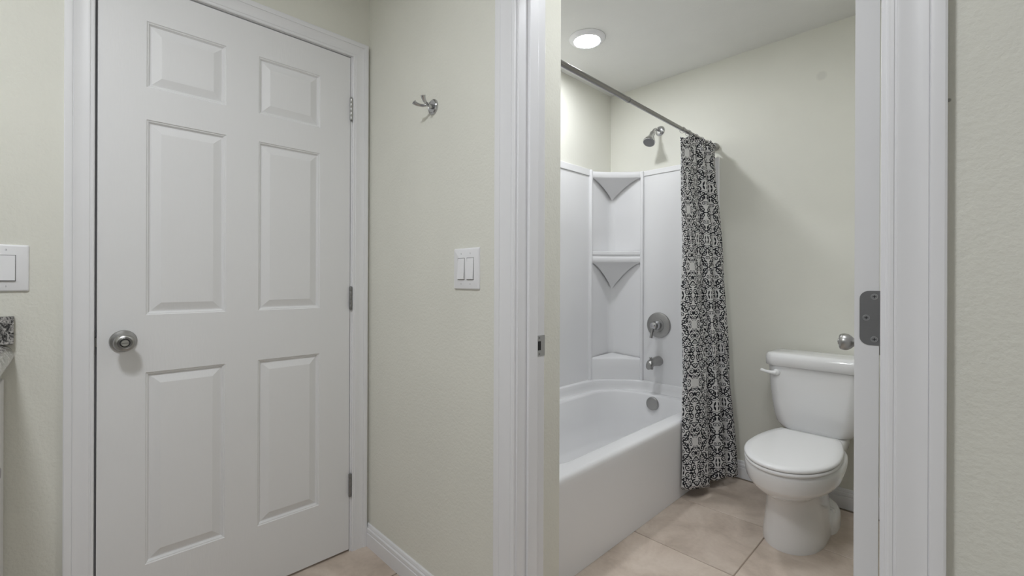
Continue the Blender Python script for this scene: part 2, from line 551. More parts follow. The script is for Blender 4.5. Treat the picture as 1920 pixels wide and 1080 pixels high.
def knob(parent, o, axis, privacy=True, name='knob'):
    """round passage knob: rose, tulip-shaped grip with recessed face, thumb button"""
    k = empty(name, o, parent)
    MB().lathe([(.033, 0), (.033, .003), (.031, .007), (.024, .0095), (.018, .011)], (0, 0, 0), axis, 40).build('rose', M_nickel, k, smooth=True)
    MB().lathe([(.0125, .010), (.0115, .018), (.0125, .026), (.019, .032), (.0245, .040), (.0262, .048), (.0255, .056), (.0225, .0615), (.0175, .0635),
                (.0155, .0615), (.0125, .0595)], (0, 0, 0), axis, 40).build('grip', M_nickel, k, smooth=True, angle=50)
    MB().lathe([(.0122, .0592), (.0122, .0600)], (0, 0, 0), axis, 28).build('recess', M_dark, k)
    a = Vector(axis).normalized()
    MB().lathe([(.0095, .0595), (.0095, .0655), (.0085, .0668)], (0, 0, 0), axis, 28).build('thumb_button', M_screw, k, smooth=True)
    side = a.cross(Vector((0, 0, 1))).normalized()
    c0 = a * .0671
    mb = MB()
    vv = [c0 + side * sx_ * .0075 + Vector((0, 0, sz * .0014)) + a * d for d in (0, .0004) for sx_, sz in ((-1, -1), (1, -1), (1, 1), (-1, 1))]
    mb.add(vv, [(0, 3, 2, 1), (4, 5, 6, 7), (0, 1, 5, 4), (1, 2, 6, 5), (2, 3, 7, 6), (3, 0, 4, 7)])
    mb.build('thumb_slot', M_hinge, k)
    return k


d1 = empty('door_1'); tag(d1, 'closed white six-panel door with round satin knob', 'door', kind='structure')
six_panel(d1, DH, DL, .010, DT, .035, M_door)
kb = knob(d1, (0, -.794, .937), (1, 0, 0))
kb['label'] = 'round satin nickel door knob with thumb button'
MB().box(-.028, -.006, DL - .0035, DL + .001, .924, .952).build('latch_bolt', M_hinge, d1)
for zt in (1.829, 1.049, .277):
    hg = empty('hinge', (0.004, DH + .0015, zt), d1)
    for i_ in range(5):
        MB().lathe([(.0058, 0), (.0062, .0008), (.0062, .0176), (.0058, .0184)], (.003, 0, -.046 + i_ * .0184), (0, 0, 1), 16).build('knuckle', M_screw if zt > 1.5 else M_hinge, hg, smooth=True)
    MB().lathe([(.0030, -.0485), (.0046, -.0475), (.0046, -.046)], (.003, 0, 0), (0, 0, 1), 14).build('pin', M_hinge, hg)
    MB().lathe([(.0046, .046), (.0046, .0475), (.003, .0490)], (.003, 0, 0), (0, 0, 1), 14).build('pin', M_hinge, hg)

# open bathroom door: its edge and hinge leaf face the camera, its knob shows behind
PIN = (1.692, .120)
d2 = empty('door_2', (PIN[0], PIN[1], 0)); tag(d2, 'white door standing open into the bathroom, seen on its hinged edge', 'door', kind='structure')
# local frame: leaf runs along +Y, its hall face (with the visible knob) looks along -X
B2 = math.radians(6.3)
d2.rotation_euler = (0, 0, B2)
lf = empty('leaf', (0, 0, 0), d2)
# build the leaf facing +X, then turn it round so that this face looks to -X
W2 = .788
x_face = -.0415; y0_ = -.0025
mb = MB()
ys = [y0_, y0_ + .118, y0_ + .118 + .215, y0_ + W2 - .118 - .215, y0_ + W2 - .118, y0_ + W2]
zs = [.012, .234, .834, 1.013, 1.623, 1.724, 1.930, 2.036]
for side in (0, 1):
    x = x_face if side == 0 else x_face + .035
    sg = 1 if side == 0 else -1
    for a in range(5):
        for b in range(7):
            if a in (1, 3) and b in (1, 3, 5):
                a0, a1, b0, b1 = ys[a], ys[a + 1], zs[b], zs[b + 1]
                rg = lambda ins, dx: [(x + sg * dx, a0 + ins, b0 + ins), (x + sg * dx, a1 - ins, b0 + ins), (x + sg * dx, a1 - ins, b1 - ins), (x + sg * dx, a0 + ins, b1 - ins)]
                mb.loft([rg(0, 0), rg(.0025, .0025), rg(.005, .0028), rg(.0095, .0075), rg(.013, .0075)], False, False)
                MB().loft([rg(.013, .0075), rg(.037, .0012), rg(.0385, .001)], False, True).build('panel', M_door, lf)
            else:
                mb.add([(x, ys[a], zs[b]), (x, ys[a + 1], zs[b]), (x, ys[a + 1], zs[b + 1]), (x, ys[a], zs[b + 1])], [(0, 1, 2, 3)])
xa, xb = x_face, x_face + .035
for y in (ys[0], ys[-1]):
    mb.add([(xa, y, zs[0]), (xb, y, zs[0]), (xb, y, zs[-1]), (xa, y, zs[-1])], [(0, 1, 2, 3)])
for z in (zs[0], zs[-1]):
    mb.add([(xa, ys[0], z), (xb, ys[0], z), (xb, ys[-1], z), (xa, ys[-1], z)], [(0, 1, 2, 3)])
mb.build('slab', M_door, lf)
k2 = knob(d2, (x_face, y0_ + W2 - .060, .936), (-1, 0, 0)); k2['label'] = 'satin nickel knob on the far end of the open door'
knob(d2, (x_face + .035, y0_ + W2 - .060, .936), (1, 0, 0))
MB().box(x_face + .006, x_face + .029, y0_ + W2 - .0005, y0_ + W2 + .009, .925, .947).build('latch_bolt', M_hinge, d2)
for zc_ in (1.829, 1.061, .277):
    hg = empty('hinge', (0, 0, 0), d2)
    # radius-cornered leaf let into the door edge
    hh = .0485; r_ = .014
    xL = x_face + .0075; xR_ = x_face + .0435
    ring = []
    for (cx, cz, a0) in ((xL + r_, zc_ - hh + r_, 1.0 * PI), (None, None, None), (None, None, None), (xL + r_, zc_ + hh - r_, .5 * PI)):
        if cx is None: continue
        for i_ in range(7):
            a = a0 + .5 * PI * i_ / 6
            ring.append((cx + r_ * math.cos(a), cz + r_ * math.sin(a)))
    lower = ring[:7]; upper = ring[7:]
    pts = lower + [(xR_, zc_ - hh), (xR_, zc_ + hh)] + upper
    MB().loft([[(x, y0_ - .0012, z) for x, z in pts], [(x, y0_ + .001, z) for x, z in pts]]).build('hinge_leaf', M_hinge, hg)
    for sx_, sz in ((.021, .038), (.0095, 0), (.021, -.038)):
        MB().lathe([(.0056, 0), (.0052, .0006), (.0035, .0007), (.003, .0002)], (xL + sx_, y0_ - .0012, zc_ + sz), (0, -1, 0), 18).build('screw', M_screw, hg, smooth=True)
        mb = MB().box(xL + sx_ - .0026, xL + sx_ + .0026, y0_ - .0023, y0_ - .0018, zc_ + sz - .0006, zc_ + sz + .0006)
        mb.box(xL + sx_ - .0006, xL + sx_ + .0006, y0_ - .0023, y0_ - .0018, zc_ + sz - .0026, zc_ + sz + .0026)
        mb.build('screw_slot', M_dark, hg)
    for i_ in range(5):
        MB().lathe([(.0058, 0), (.0062, .0008), (.0062, .0186), (.0058, .0194)], (0.004, .004, zc_ - hh + i_ * .0194), (0, 0, 1), 16).build('knuckle', M_hinge, hg, smooth=True)
    MB().lathe([(.0048, -hh - .006), (.0048, -hh)], (0.004, .004, zc_), (0, 0, 1), 14).build('pin', M_dark, hg)  # pin tip coloured near black to stand for the knuckles' shadow


# ------------------------------------------------------------------ switches
def switch(name, label, loc, rotz, gangs, plate_w, plate_h):
    """decorator plate in the local XZ plane, facing -Y"""
    e = empty(name, loc, None, rotz); tag(e, label, 'light switch')
    hw, hh = plate_w / 2, plate_h / 2
    def fr(ins, y, r): return [(x, y, z) for x, z, _ in rrect(-hw + ins, hw - ins, -hh + ins, hh - ins, 0, r, 4)]
    MB().loft([fr(0, 0, .004), fr(0, -.0025, .004), fr(.0018, -.0055, .004), fr(.004, -.0066, .004)]).build('plate', M_plate, e, smooth=True, angle=50)
    pitch = .046
    for g in range(gangs):
        cx = (g - (gangs - 1) / 2) * pitch
        w_, h_ = .0165, .0335
        MB().box(cx - w_ - .0012, cx + w_ + .0012, -.0070, -.0064, -h_ - .0018, h_ + .0012).build('gap', M_slot, e)
        mb = MB()
        ytop, ybot = -.0074, -.0118
        v = [(cx - w_, -.006, -h_), (cx + w_, -.006, -h_), (cx + w_, -.006, h_), (cx - w_, -.006, h_),
             (cx - w_, ybot, -h_), (cx + w_, ybot, -h_), (cx + w_, ytop, h_), (cx - w_, ytop, h_)]
        mb.add(v, [(0, 1, 2, 3), (4, 7, 6, 5), (0, 4, 5, 1), (1, 5, 6, 2), (2, 6, 7, 3), (3, 7, 4, 0)])
        mb.build('rocker', M_plate, e, bevel=.0012)
        for z in (.0485, -.0485):
            s_ = MB().lathe([(.0028, .0064), (.0025, .0071)], (cx, 0, z), (0, -1, 0), 14).build('screw', M_plate, e)
            MB().box(cx - .0004, cx + .0004, -.0074, -.0070, z - .0024, z + .0024).build('screw_slot', M_slot, e)
    return e


switch('light_switch', 'white double rocker switch on the wall under the hook', (.6685, 0, 1.162), 0, 2, .128, .132)
switch('light_switch', 'white single rocker switch above the granite splash, cut by the photo edge', (0, -1.031, 1.1535), PI / 2, 1, .084, .125)

# ------------------------------------------------------------------ robe hook
h = empty('robe_hook', (.477, 0, 1.732)); tag(h, 'polished double-prong robe hook on the hall wall', 'hook')
MB().lathe([(.0275, 0), (.0275, .002), (.0262, .0055), (.0225, .0085), (.020, .0065), (.014, .0062)], (0, 0, 0), (0, -1, 0), 36).build('rose', M_chrome, h, smooth=True, angle=30)
MB().tube([(0, -.006, 0), (0, -.020, .0015), (0, -.030, .004)], [.0085, .0065, .0075], 14).build('post', M_chrome, h, smooth=True)
for sg in (-1, 1):
    P = spline([(0, -.024, .002), (sg * .011, -.036, -.001), (sg * .020, -.049, .001), (sg * .0255, -.058, .007 + sg * .002), (sg * .028, -.062, .013 + sg * .004)], 5)
    n_ = len(P)
    MB().tube(P, [.0050 + .0030 * max(0, (i_ / (n_ - 1) - .4)) * 2 for i_ in range(n_)], 12).build('prong', M_chrome, h, smooth=True)


# ------------------------------------------------------------------ ceiling lamps
def disc_lamp(label, x, y, mat, k=1.0):
    e = empty('ceiling_light', (x, y, ZC)); tag(e, label, 'light')
    MB().lathe([(.097 * k, 0), (.098 * k, -.003), (.094 * k, -.008), (.080 * k, -.016), (.0705 * k, -.0185), (.0682 * k, -.016), (.0682 * k, 0)], (0, 0, 0), (0, 0, 1), 56, False).build('trim_ring', M_plate, e, smooth=True)
    MB().lathe([(.0680 * k, -.010), (.0680 * k, -.0168), (.058 * k, -.0185)], (0, 0, 0), (0, 0, 1), 56).build('diffuser', mat, e, smooth=True)


disc_lamp('round flush ceiling light glowing above the bathtub', .345, 1.08, lamp('bath_lamp_glow', BATH_LAMP))
disc_lamp('round flush ceiling light in the hall over the vanity front', 1.16, -1.18, lamp('hall_lamp_glow', HALL_LAMP), 1.9)
disc_lamp('added round fill light on the ceiling inside the bathroom doorway, out of view', 1.44, .46, lamp('entry_fill_glow', ENTRY_FILL), 1.9)  # added out of view to lift the bathroom's ambient light

# ------------------------------------------------------------------ bathtub
TX0, TX1, TY0, TY1 = .004, .752, SY + .002, YB - .002
RZ = .3985
tub = empty('bathtub', ((TX0 + TX1) / 2, (TY0 + TY1) / 2, 0)); tag(tub, 'white alcove bathtub with flat apron beside the tile floor', 'bathtub')
ox, oy = tub.location.x, tub.location.y
def loc(rings): return [[(x - ox, y - oy, z) for x, y, z in r] for r in rings]
R = []
rr = (.006, .010, .010, .006)
R.append(rrect(TX0, TX1 - .006, TY0, TY1, .001, rr, 8))
R.append(rrect(TX0, TX1 - .006, TY0, TY1, .030, rr, 8))
R.append(rrect(TX0, TX1 - .004, TY0, TY1, .300, rr, 8))
R.append(rrect(TX0, TX1 - .001, TY0, TY1, .352, rr, 8))
R.append(rrect(TX0, TX1, TY0, TY1, .376, rr, 8))
R.append(rrect(TX0, TX1 - .002, TY0, TY1, .388, rr, 8))
R.append(rrect(TX0, TX1 - .008, TY0, TY1, .3955, rr, 8))
R.append(rrect(TX0 + .002, TX1 - .020, TY0 + .002, TY1 - .002, RZ, (.01, .02, .02, .01), 8))
ri = (.22, .14, .14, .22)
I0 = (TX0 + .082, TX1 - .088, TY0 + .085, TY1 - .098)
R.append(rrect(I0[0] - .012, I0[1] + .012, I0[2] - .012, I0[3] + .012, RZ, ri, 8))
R.append(rrect(I0[0] - .003, I0[1] + .003, I0[2] - .003, I0[3] + .003, RZ - .003, ri, 8))
R.append(rrect(I0[0] + .003, I0[1] - .003, I0[2] + .004, I0[3] - .003, RZ - .012, ri, 8))
R.append(rrect(I0[0] + .018, I0[1] - .016, I0[2] + .08, I0[3] - .014, .22, ri, 8))
R.append(rrect(I0[0] + .040, I0[1] - .036, I0[2] + .17, I0[3] - .030, .115, ri, 8))
R.append(rrect(I0[0] + .075, I0[1] - .070, I0[2] + .22, I0[3] - .065, .083, (.16, .1, .1, .16), 8))
R.append(rrect(I0[0] + .16, I0[1] - .15, I0[2] + .35, I0[3] - .15, .076, (.08, .06, .06, .08), 8))
MB().loft(loc(R)).build('basin', M_acryl, tub, smooth=True, angle=60)
# raised back ledge that carries the surround
L = []
lx0, lx1, ly0, ly1 = TX0, TX1 - .004, TY0, TY1
mb = MB()
pin = []       # plan of the ledge's inner face: near end wall, long wall, rounded corner, far wall
for q in spline([(TX1 - .02, TY0 + .034, 0), (.30, TY0 + .034, 0), (.10, TY0 + .06, 0), (.042, TY0 + .20, 0), (.036, .90, 0), (.034, 1.25, 0), (.038, 1.48, 0), (.064, 1.605, 0), (.140, 1.702, 0), (.230, 1.776, 0), (.32, 1.802, 0), (.50, 1.803, 0), (TX1 - .02, 1.803, 0)], 6):
    pin.append((q.x, q.y))
def outp(q):
    x, y = q
    # matching point on the alcove wall
    cx, cy = .37, 1.08
    dx, dy = x - cx, y - cy
    ts = []
    if dx < 0: ts.append((TX0 - cx) / dx)
    if dy > 0: ts.append((TY1 - cy) / dy)
    if dy < 0: ts.append((TY0 - cy) / dy)
    k = min(a for a in ts if a > 0)
    return (cx + dx * k, cy + dy * k)
rings = []
for q in pin:
    o_ = outp(q)
    if q[0] > TX1 - .025: o_ = (q[0], TY1 if q[1] > 1 else TY0)
    d = Vector((q[0] - o_[0], q[1] - o_[1])); ln = max(d.length, 1e-4); d /= ln
    def at(k, z): return (o_[0] + d.x * (ln + k) - ox, o_[1] + d.y * (ln + k) - oy, z)
    rings.append([(o_[0] - ox, o_[1] - oy, RZ - .002), at(.012, RZ - .002), at(.009, RZ + .002), at(.004, RZ + .010), at(0, .430), at(-.002, .452), at(-.006, .459), at(-.012, .461), (o_[0] - ox, o_[1] - oy, .461)])
mb.loft(rings).build('ledge', M_acryl, tub, smooth=True, angle=50)
yo = TY1 - .098 - .006
MB().lathe([(.041, -.012), (.041, .008), (.0385, .0125), (.036, .0135), (.0355, .012), (.012, .0125)], (.388 - ox, yo - oy, .345), (0, -1, .10), 40).build('overflow_cover', M_nickel, tub, smooth=True)
MB().lathe([(.034, 0), (.034, .003), (.028, .005), (.024, .002)], (.388 - ox, 1.50 - oy, .076), (0, 0, 1), 32).build('drain', M_nickel, tub, smooth=True)

# ------------------------------------------------------------------ surround
su = empty('tub_surround', (0, YB, .461)); tag(su, 'white moulded tub surround with corner shelves behind the bathtub', 'surround')
sox, soy, soz = su.location
def sb(mb, name, parent=su, **k):
    mb.v = [(x - sox, y - soy, z - soz) for x, y, z in mb.v] if parent is su else mb.v
    return mb.build(name, M_acryl, parent, **k)
ZB, ZT = .458, 1.855
CY, CX = 1.570, .256            # where the corner unit starts on the long wall and the far wall
sb(MB().box(.002, .010, SY + .03, CY - .004, ZB, 1.824), 'panel', bevel=.002)
sb(MB().box(.002, .0165, SY + .03, CY - .004, 1.824, 1.868), 'top_rail', bevel=.003)
sb(MB().box(CX + .012, .752, YB - .010, YB - .002, ZB, 1.822), 'panel', bevel=.002)
sb(MB().box(CX + .012, .752, YB - .0165, YB - .002, 1.822, 1.856), 'top_rail', bevel=.003)
sb(MB().box(.004, .752, SY + .002, SY + .012, ZB, 1.855), 'panel', bevel=.002)
sb(MB().box(.735, .758, YB - .018, YB - .002, ZB, 1.856), 'edge_strip', bevel=.004)
# corner column: vertical ribs and the two thin corner faces
sb(MB().box(.002, .030, CY - .006, CY + .014, ZB, 1.866), 'rib', bevel=.006, seg=3)
sb(MB().box(CX - .006, CX + .014, YB - .030, YB - .002, ZB, 1.856), 'rib', bevel=.006, seg=3)
# corner faces meeting in a soft cove
cv = [(.008, CY)] + [(.012, CY + .05), (.012, 1.76)] + [(.012 + .045 * (1 - math.cos(a)), 1.782 + .045 * math.sin(a)) for a in [PI / 2 * i_ / 6 for i_ in range(7)]] + [(.15, 1.827), (CX, 1.829)]
rings = [[(x, y, z) for x, y in cv] + [(CX, YB - .002, z), (.002, YB - .002, z), (.002, CY, z)] for z in (ZB, 1.850)]
sb(MB().loft(rings), 'corner_panel', smooth=True)
A = Vector((.022, CY + .008)); Bp = Vector((CX - .002, YB - .024)); CN = Vector((.030, 1.812))
def front(k, bow=.020, inset=0.0):
    m = 14; out = []
    nrm = Vector((-(Bp - A).y, (Bp - A).x)).normalized()     # towards the corner
    for i_ in range(m + 1):
        s_ = i_ / m
        q = A.lerp(Bp, s_) + nrm * (bow * 4 * s_ * (1 - s_) + inset)
        out.append(q)
    return out
def shelf(name, ztop, lip, drop, bands=1, bow=.020, parent=su):
    """corner shelf: flat top, moulded lip, underside hollowed back to a point in the corner"""
    fr = front(0, bow)
    mb = MB()
    nrm = Vector((-(Bp - A).y, (Bp - A).x)).normalized()
    def ring(inset, z): return [(q.x + nrm.x * inset, q.y + nrm.y * inset, z) for q in fr]
    back = lambda z: [(CN.x - .010, CN.y + .010, z)] * len(fr)
    if bands == 1:
        prof = [(.006, ztop), (.0015, ztop - .002), (0, ztop - .006), (0, ztop - lip + .004), (.003, ztop - lip)]
    else:
        prof = [(.008, ztop), (.001, ztop - .003), (0, ztop - .008), (.001, ztop - .022), (.008, ztop - .027), (.009, ztop - .034), (.002, ztop - .040), (0, ztop - .046),
                (0, ztop - lip + .006), (.004, ztop - lip)]
    rings = [back(ztop)] + [ring(i_, z) for i_, z in prof]
    zb = ztop - lip
    for k in (.15, .35, .6, .85):
        rings.append([(q.x + (CN.x - q.x) * k, q.y + (CN.y - q.y) * k, zb - drop * (k ** 1.5)) for q in fr])
    rings.append([(CN.x - .006, CN.y + .006, zb - drop * 1.05)] * len(fr))
    mb.loft(rings, False, False, close=False)
    return sb(mb, name, smooth=True, angle=45)
shelf('shelf', 1.857, .042, .125)
shelf('shelf', 1.322, .076, .175, 2)
# lower shelf is the top of a solid curved block standing on the tub ledge
fr = front(0, .016)
nrm = Vector((-(Bp - A).y, (Bp - A).x)).normalized()
rings = []
rings.append([(CN.x, CN.y, .618)] * len(fr))
for ins, z in ((.012, .606), (.004, .602), (0, .594), (.0005, .54), (.001, .50), (.001, ZB)):
    rings.append([(q.x + nrm.x * ins * (1 if ins > 0 else 4 * (i_ / 14) * (1 - i_ / 14)), q.y + nrm.y * ins * (1 if ins > 0 else 4 * (i_ / 14) * (1 - i_ / 14)), z) for i_, q in enumerate(fr)])
rings.append([(CN.x, CN.y, ZB)] * len(fr))
sb(MB().loft(rings, False, False, close=False), 'shelf', smooth=True, angle=45)
for (x, y) in ((.046, CY + .004), (CX + .004, YB - .038)):
    sb(MB().lathe([(.010, 0), (.010, .002), (.006, .003)], (x, y, .440), (.7, -.7, 0), 16), 'clip', smooth=True)

# ------------------------------------------------------------------ shower and tub fittings
yw = YB - .010
va_ = empty('shower_valve', (.377, yw, .836)); tag(va_, 'round satin nickel shower valve with lever handle on the surround', 'valve')
MB().lathe([(.082, 0), (.082, .004), (.079, .009), (.070, .013), (.055, .0155), (.044, .0165), (.042, .020), (.036, .021)], (0, 0, 0), (0, -1, 0), 56).build('escutcheon', M_nickel, va_, smooth=True, angle=30)
MB().lathe([(.040, .0165), (.040, .019)], (0, 0, 0), (0, -1, 0), 40).build('shadow_ring', M_hinge, va_)
hd = MB().lathe([(.030, .019), (.0295, .034), (.0275, .040), (.023, .046), (.0205, .060), (.0225, .072), (.021, .080), (.013, .086), (.004, .088)], (0, 0, 0), (0, -1, 0), 36).build('handle', M_chrome, va_, smooth=True)
MB().tube([(0, -.070, .006), (-.002, -.076, -.020), (-.006, -.081, -.050), (-.009, -.086, -.078)], [.012, .0105, .0085, .0095], 16).build('lever', M_nickel, hd, smooth=True)

spt = empty('tub_spout', (.377, yw, .603)); tag(spt, 'satin nickel tub spout with pull-up diverter below the valve', 'spout')
rings = []
for d, rz, rx, dz in ((0, .031, .031, 0), (.006, .0315, .0315, 0), (.030, .030, .030, .001), (.060, .0285, .028, .001), (.090, .0265, .026, -.001), (.112, .026, .0245, -.006), (.126, .024, .022, -.014), (.134, .019, .018, -.021)):
    rings.append([(rx * math.cos(2 * PI * k / 24), -d, dz + rz * math.sin(2 * PI * k / 24)) for k in range(24)])
body = MB().loft(rings).build('spout_body', M_nickel, spt, smooth=True)
MB().lathe([(.0195, 0), (.0200, -.018), (.0185, -.0215), (.015, -.0215)], (0, -.110, -.018), (0, .15, 1), 24).build('outlet', M_nickel, body, smooth=True)
MB().lathe([(.004, 0), (.004, .010), (.0085, .011), (.009, .016), (.006, .019)], (0, -.108, .018), (0, 0, 1), 18).build('diverter', M_nickel, spt, smooth=True)

sh = empty('shower_fixture', (.376, YB, 2.102)); tag(sh, 'chrome shower head on a bent arm high on the tub wall', 'shower head')
MB().lathe([(.033, 0), (.033, .002), (.031, .006), (.024, .012), (.014, .014)], (0, 0, 0), (0, -1, 0), 36).build('escutcheon', M_chrome, sh, smooth=True)
MB().tube(spline([(0, -.005, 0), (0, -.035, .002), (0, -.062, -.002), (0, -.082, -.014), (0, -.098, -.032)], 5), .0085, 14).build('arm', M_chrome, sh, smooth=True)
ax = Vector((0, -.55, -.83)).normalized()
hdm = MB().lathe([(.010, -.006), (.0155, 0), (.0165, .010), (.0155, .020), (.0175, .026), (.0195, .036), (.026, .052), (.034, .068), (.0375, .078), (.0375, .086), (.035, .0885)], (0, -.098, -.034), ax, 36).build('head', M_chrome, sh, smooth=True)
fo = Vector((0, -.098, -.034)) + ax * .0885
MB().lathe([(.034, 0), (.033, .0012), (.012, .002)], fo, ax, 32).build('spray_face', M_hinge, hdm)

# ------------------------------------------------------------------ curtain rod
RX, RZ_ = .732, 1.922
rod = empty('curtain_rod', (RX, 0, RZ_)); tag(rod, 'brushed metal tension rod for the shower curtain', 'rod')
MB().tube([(0, SY + .012, .010), (0, .86, .0064)], .0115, 24).build('tube', M_rod, rod, smooth=True)
MB().tube([(0, .84, .0066), (0, YB - .012, 0)], .0102, 24).build('tube', M_rod, rod, smooth=True)
MB().lathe([(.0122, 0), (.0122, .008)], (0, .855, .0065), (0, 1, 0), 24).build('collar', M_hinge, rod, smooth=True)
MB().lathe([(.021, 0), (.0225, .004), (.0225, .022), (.017, .032), (.013, .034)], (0, YB, 0), (0, -1, 0), 32).build('end_cap', M_nickel, rod, smooth=True)
MB().lathe([(.021, 0), (.0225, .004), (.0225, .022), (.017, .032), (.013, .034)], (0, SY, .010), (0, 1, 0), 32).build('end_cap', M_nickel, rod, smooth=True)

# ------------------------------------------------------------------ shower curtain
bot = [(.757, 1.335), (.800, 1.352), (.838, 1.43), (.842, 1.49), (.800, 1.525), (.812, 1.560), (.856, 1.575), (.870, 1.625), (.822, 1.660), (.838, 1.690), (.882, 1.700), (.893, 1.745), (.842, 1.775), (.800, 1.795)]
mid = [(.757, 1.350), (.785, 1.365), (.812, 1.44), (.812, 1.49), (.775, 1.520), (.790, 1.555), (.822, 1.575), (.828, 1.620), (.782, 1.650), (.796, 1.680), (.832, 1.700), (.838, 1.745), (.792, 1.775), (.765, 1.795)]
top = [(.722, 1.385), (.738, 1.395), (.754, 1.44), (.752, 1.49), (.716, 1.515), (.722, 1.555), (.757, 1.575), (.757, 1.62), (.716, 1.64), (.722, 1.675), (.757, 1.70), (.757, 1.755), (.716, 1.785), (.726, 1.812)]
PB = spline([(x, y, 0) for x, y in bot], 9); PM = spline([(x, y, 0) for x, y in mid], 9); PT = spline([(x, y, 0) for x, y in top], 9)
nS = len(PB); nZ = 90
cu = empty('shower_curtain', (.76, 1.6, 0)); tag(cu, 'black and white scroll-print shower curtain gathered against the far wall', 'curtain')
hook_i = [0, 22, 45, 68, 91, 113]
def top_z(i_):
    d = min(abs(i_ - k) for k in hook_i) / 12.0
    base = 1.868 + .036 * min(1, i_ / 40)
    return base + .026 * max(0, 1 - d) ** 1.3 - .02 * max(0, (i_ - 95) / 22)
ul = [0.0]
for i_ in range(1, nS): ul.append(ul[-1] + (PB[i_] - PB[i_ - 1]).length * 1.0)
V_ = []; F_ = []; UVs = []
for i_ in range(nS):
    zt = top_z(i_); zb = .050 + .010 * math.sin(i_ * .13)
    if i_ < 6: zt -= .012 * (1 - i_ / 6)
    for j in range(nZ + 1):
        s_ = j / nZ
        z = zb + (zt - zb) * s_
        if s_ < .42:
            k = s_ / .42; q = PB[i_].lerp(PM[i_], k)
        else:
            k = (s_ - .42) / .58; q = PM[i_].lerp(PT[i_], k)
        wob = .004 * math.sin(z * 5.1 + i_ * .21) + .003 * math.sin(z * 11 + i_ * .5)
        x = max(q.x + wob * .6, .757 if z < .42 else (.745 if z < .55 else 0)); y = min(q.y + wob, YB - .024)
        V_.append((x - .76, y - 1.6, z)); UVs.append((ul[i_], z))
for i_ in range(nS - 1):
    for j in range(nZ):
        a = i_ * (nZ + 1) + j
        F_.append((a, a + nZ + 1, a + nZ + 2, a + 1))
me = bpy.data.meshes.new('cloth'); me.from_pydata(V_, [], F_)
uvl = me.uv_layers.new(name='cloth')
for lp in me.loops: uvl.data[lp.index].uv = UVs[lp.vertex_index]
for p_ in me.polygons: p_.use_smooth = True
me.materials.append(M_curtain)
clo = bpy.data.objects.new('cloth', me); COL.objects.link(clo); clo.parent = cu
so = clo.modifiers.new('cloth', 'SOLIDIFY'); so.thickness = .0012
for k in hook_i:
    y = PT[k].y; x = PT[k].x
    if k == 0: y += .012
    P = [(RX - .76 + .0155 * math.cos(a), y - 1.6, RZ_ - .001 + .0155 * math.sin(a)) for a in [2 * PI * q / 20 for q in range(21)]]
    MB().tube(P, .0012, 8, False).build('ring', M_hinge, cu, smooth=True)

# ------------------------------------------------------------------ toilet
TCX = 1.268
to = empty('toilet', (TCX, 1.45, 0)); tag(to, 'white two-piece toilet with closed lid beside the shower curtain', 'toilet')
def T(rings): return [[(x - TCX, y - 1.45, z) for x, y, z in r] for r in rings]
def E(wx, yf, yb, z, cyf=.5, ef=1.0, eb=.75, dx=0):
    cy = yf + (yb - yf) * cyf
    return egg(TCX + dx, cy, wx, yf, yb, z, 44, ef, eb)
DX = -.014
R = [E(.116, 1.205, 1.70, .000, .42, .85, .6, DX), E(.117, 1.203, 1.70, .014, .42, .85, .6, DX), E(.113, 1.205, 1.69, .05, .42, .85, .6, DX),
     E(.105, 1.203, 1.68, .11, .42, .88, .65, DX), E(.099, 1.195, 1.67, .17, .44, .9, .65, DX), E(.098, 1.180, 1.66, .215, .45, .92, .7, DX),
     E(.104, 1.150, 1.64, .240, .46, .95, .7, DX * .8), E(.128, 1.095, 1.62, .262, .47, 1, .75, DX * .5), E(.150, 1.045, 1.61, .290, .48, 1, .75, .002), E(.164, 1.020, 1.60, .315, .48, 1, .75, .004), E(.1665, 1.016, 1.60, .322, .48, 1, .75, .004),
     E(.172, 1.006, 1.60, .350, .48, 1, .75, .006), E(.173, 1.002, 1.60, .370, .48, 1, .75, .007), E(.172, 1.002, 1.60, .384, .48, 1, .75, .007), E(.165, 1.008, 1.595, .391, .48, 1, .75, .007)]
MB().loft(T(R)).build('bowl', M_porc, to, smooth=True, angle=80)
# foot flange with trapway swell at the back
R = [E(.130, 1.44, 1.72, .000, .5, .7, .6, DX), E(.130, 1.44, 1.72, .030, .5, .7, .6, DX), E(.127, 1.445, 1.717, .060, .5, .7, .6, DX), E(.113, 1.46, 1.71, .084, .5, .75, .6, DX), E(.085, 1.49, 1.70, .098, .5, .8, .6, DX)]
ft = MB().loft(T(R)).build('foot', M_porc, to, smooth=True, angle=80)
for sx_ in (-1, 1):
    MB().lathe([(.015, 0), (.015, .010), (.011, .017), (.003, .019)], (DX + sx_ * .104, 1.57 - 1.45, .076), (0, 0, 1), 18).build('bolt_cap', M_porc, ft, smooth=True)
# deck under the tank
R = [rrect(TCX - .11, TCX + .11, 1.50, 1.79, .27, .05), rrect(TCX - .125, TCX + .125, 1.50, 1.80, .33, .05), rrect(TCX - .13, TCX + .13, 1.50, 1.80, .375, .05), rrect(TCX - .12, TCX + .12, 1.51, 1.79, .385, .05)]
MB().loft(T(R)).build('deck', M_porc, to, smooth=True, angle=60)
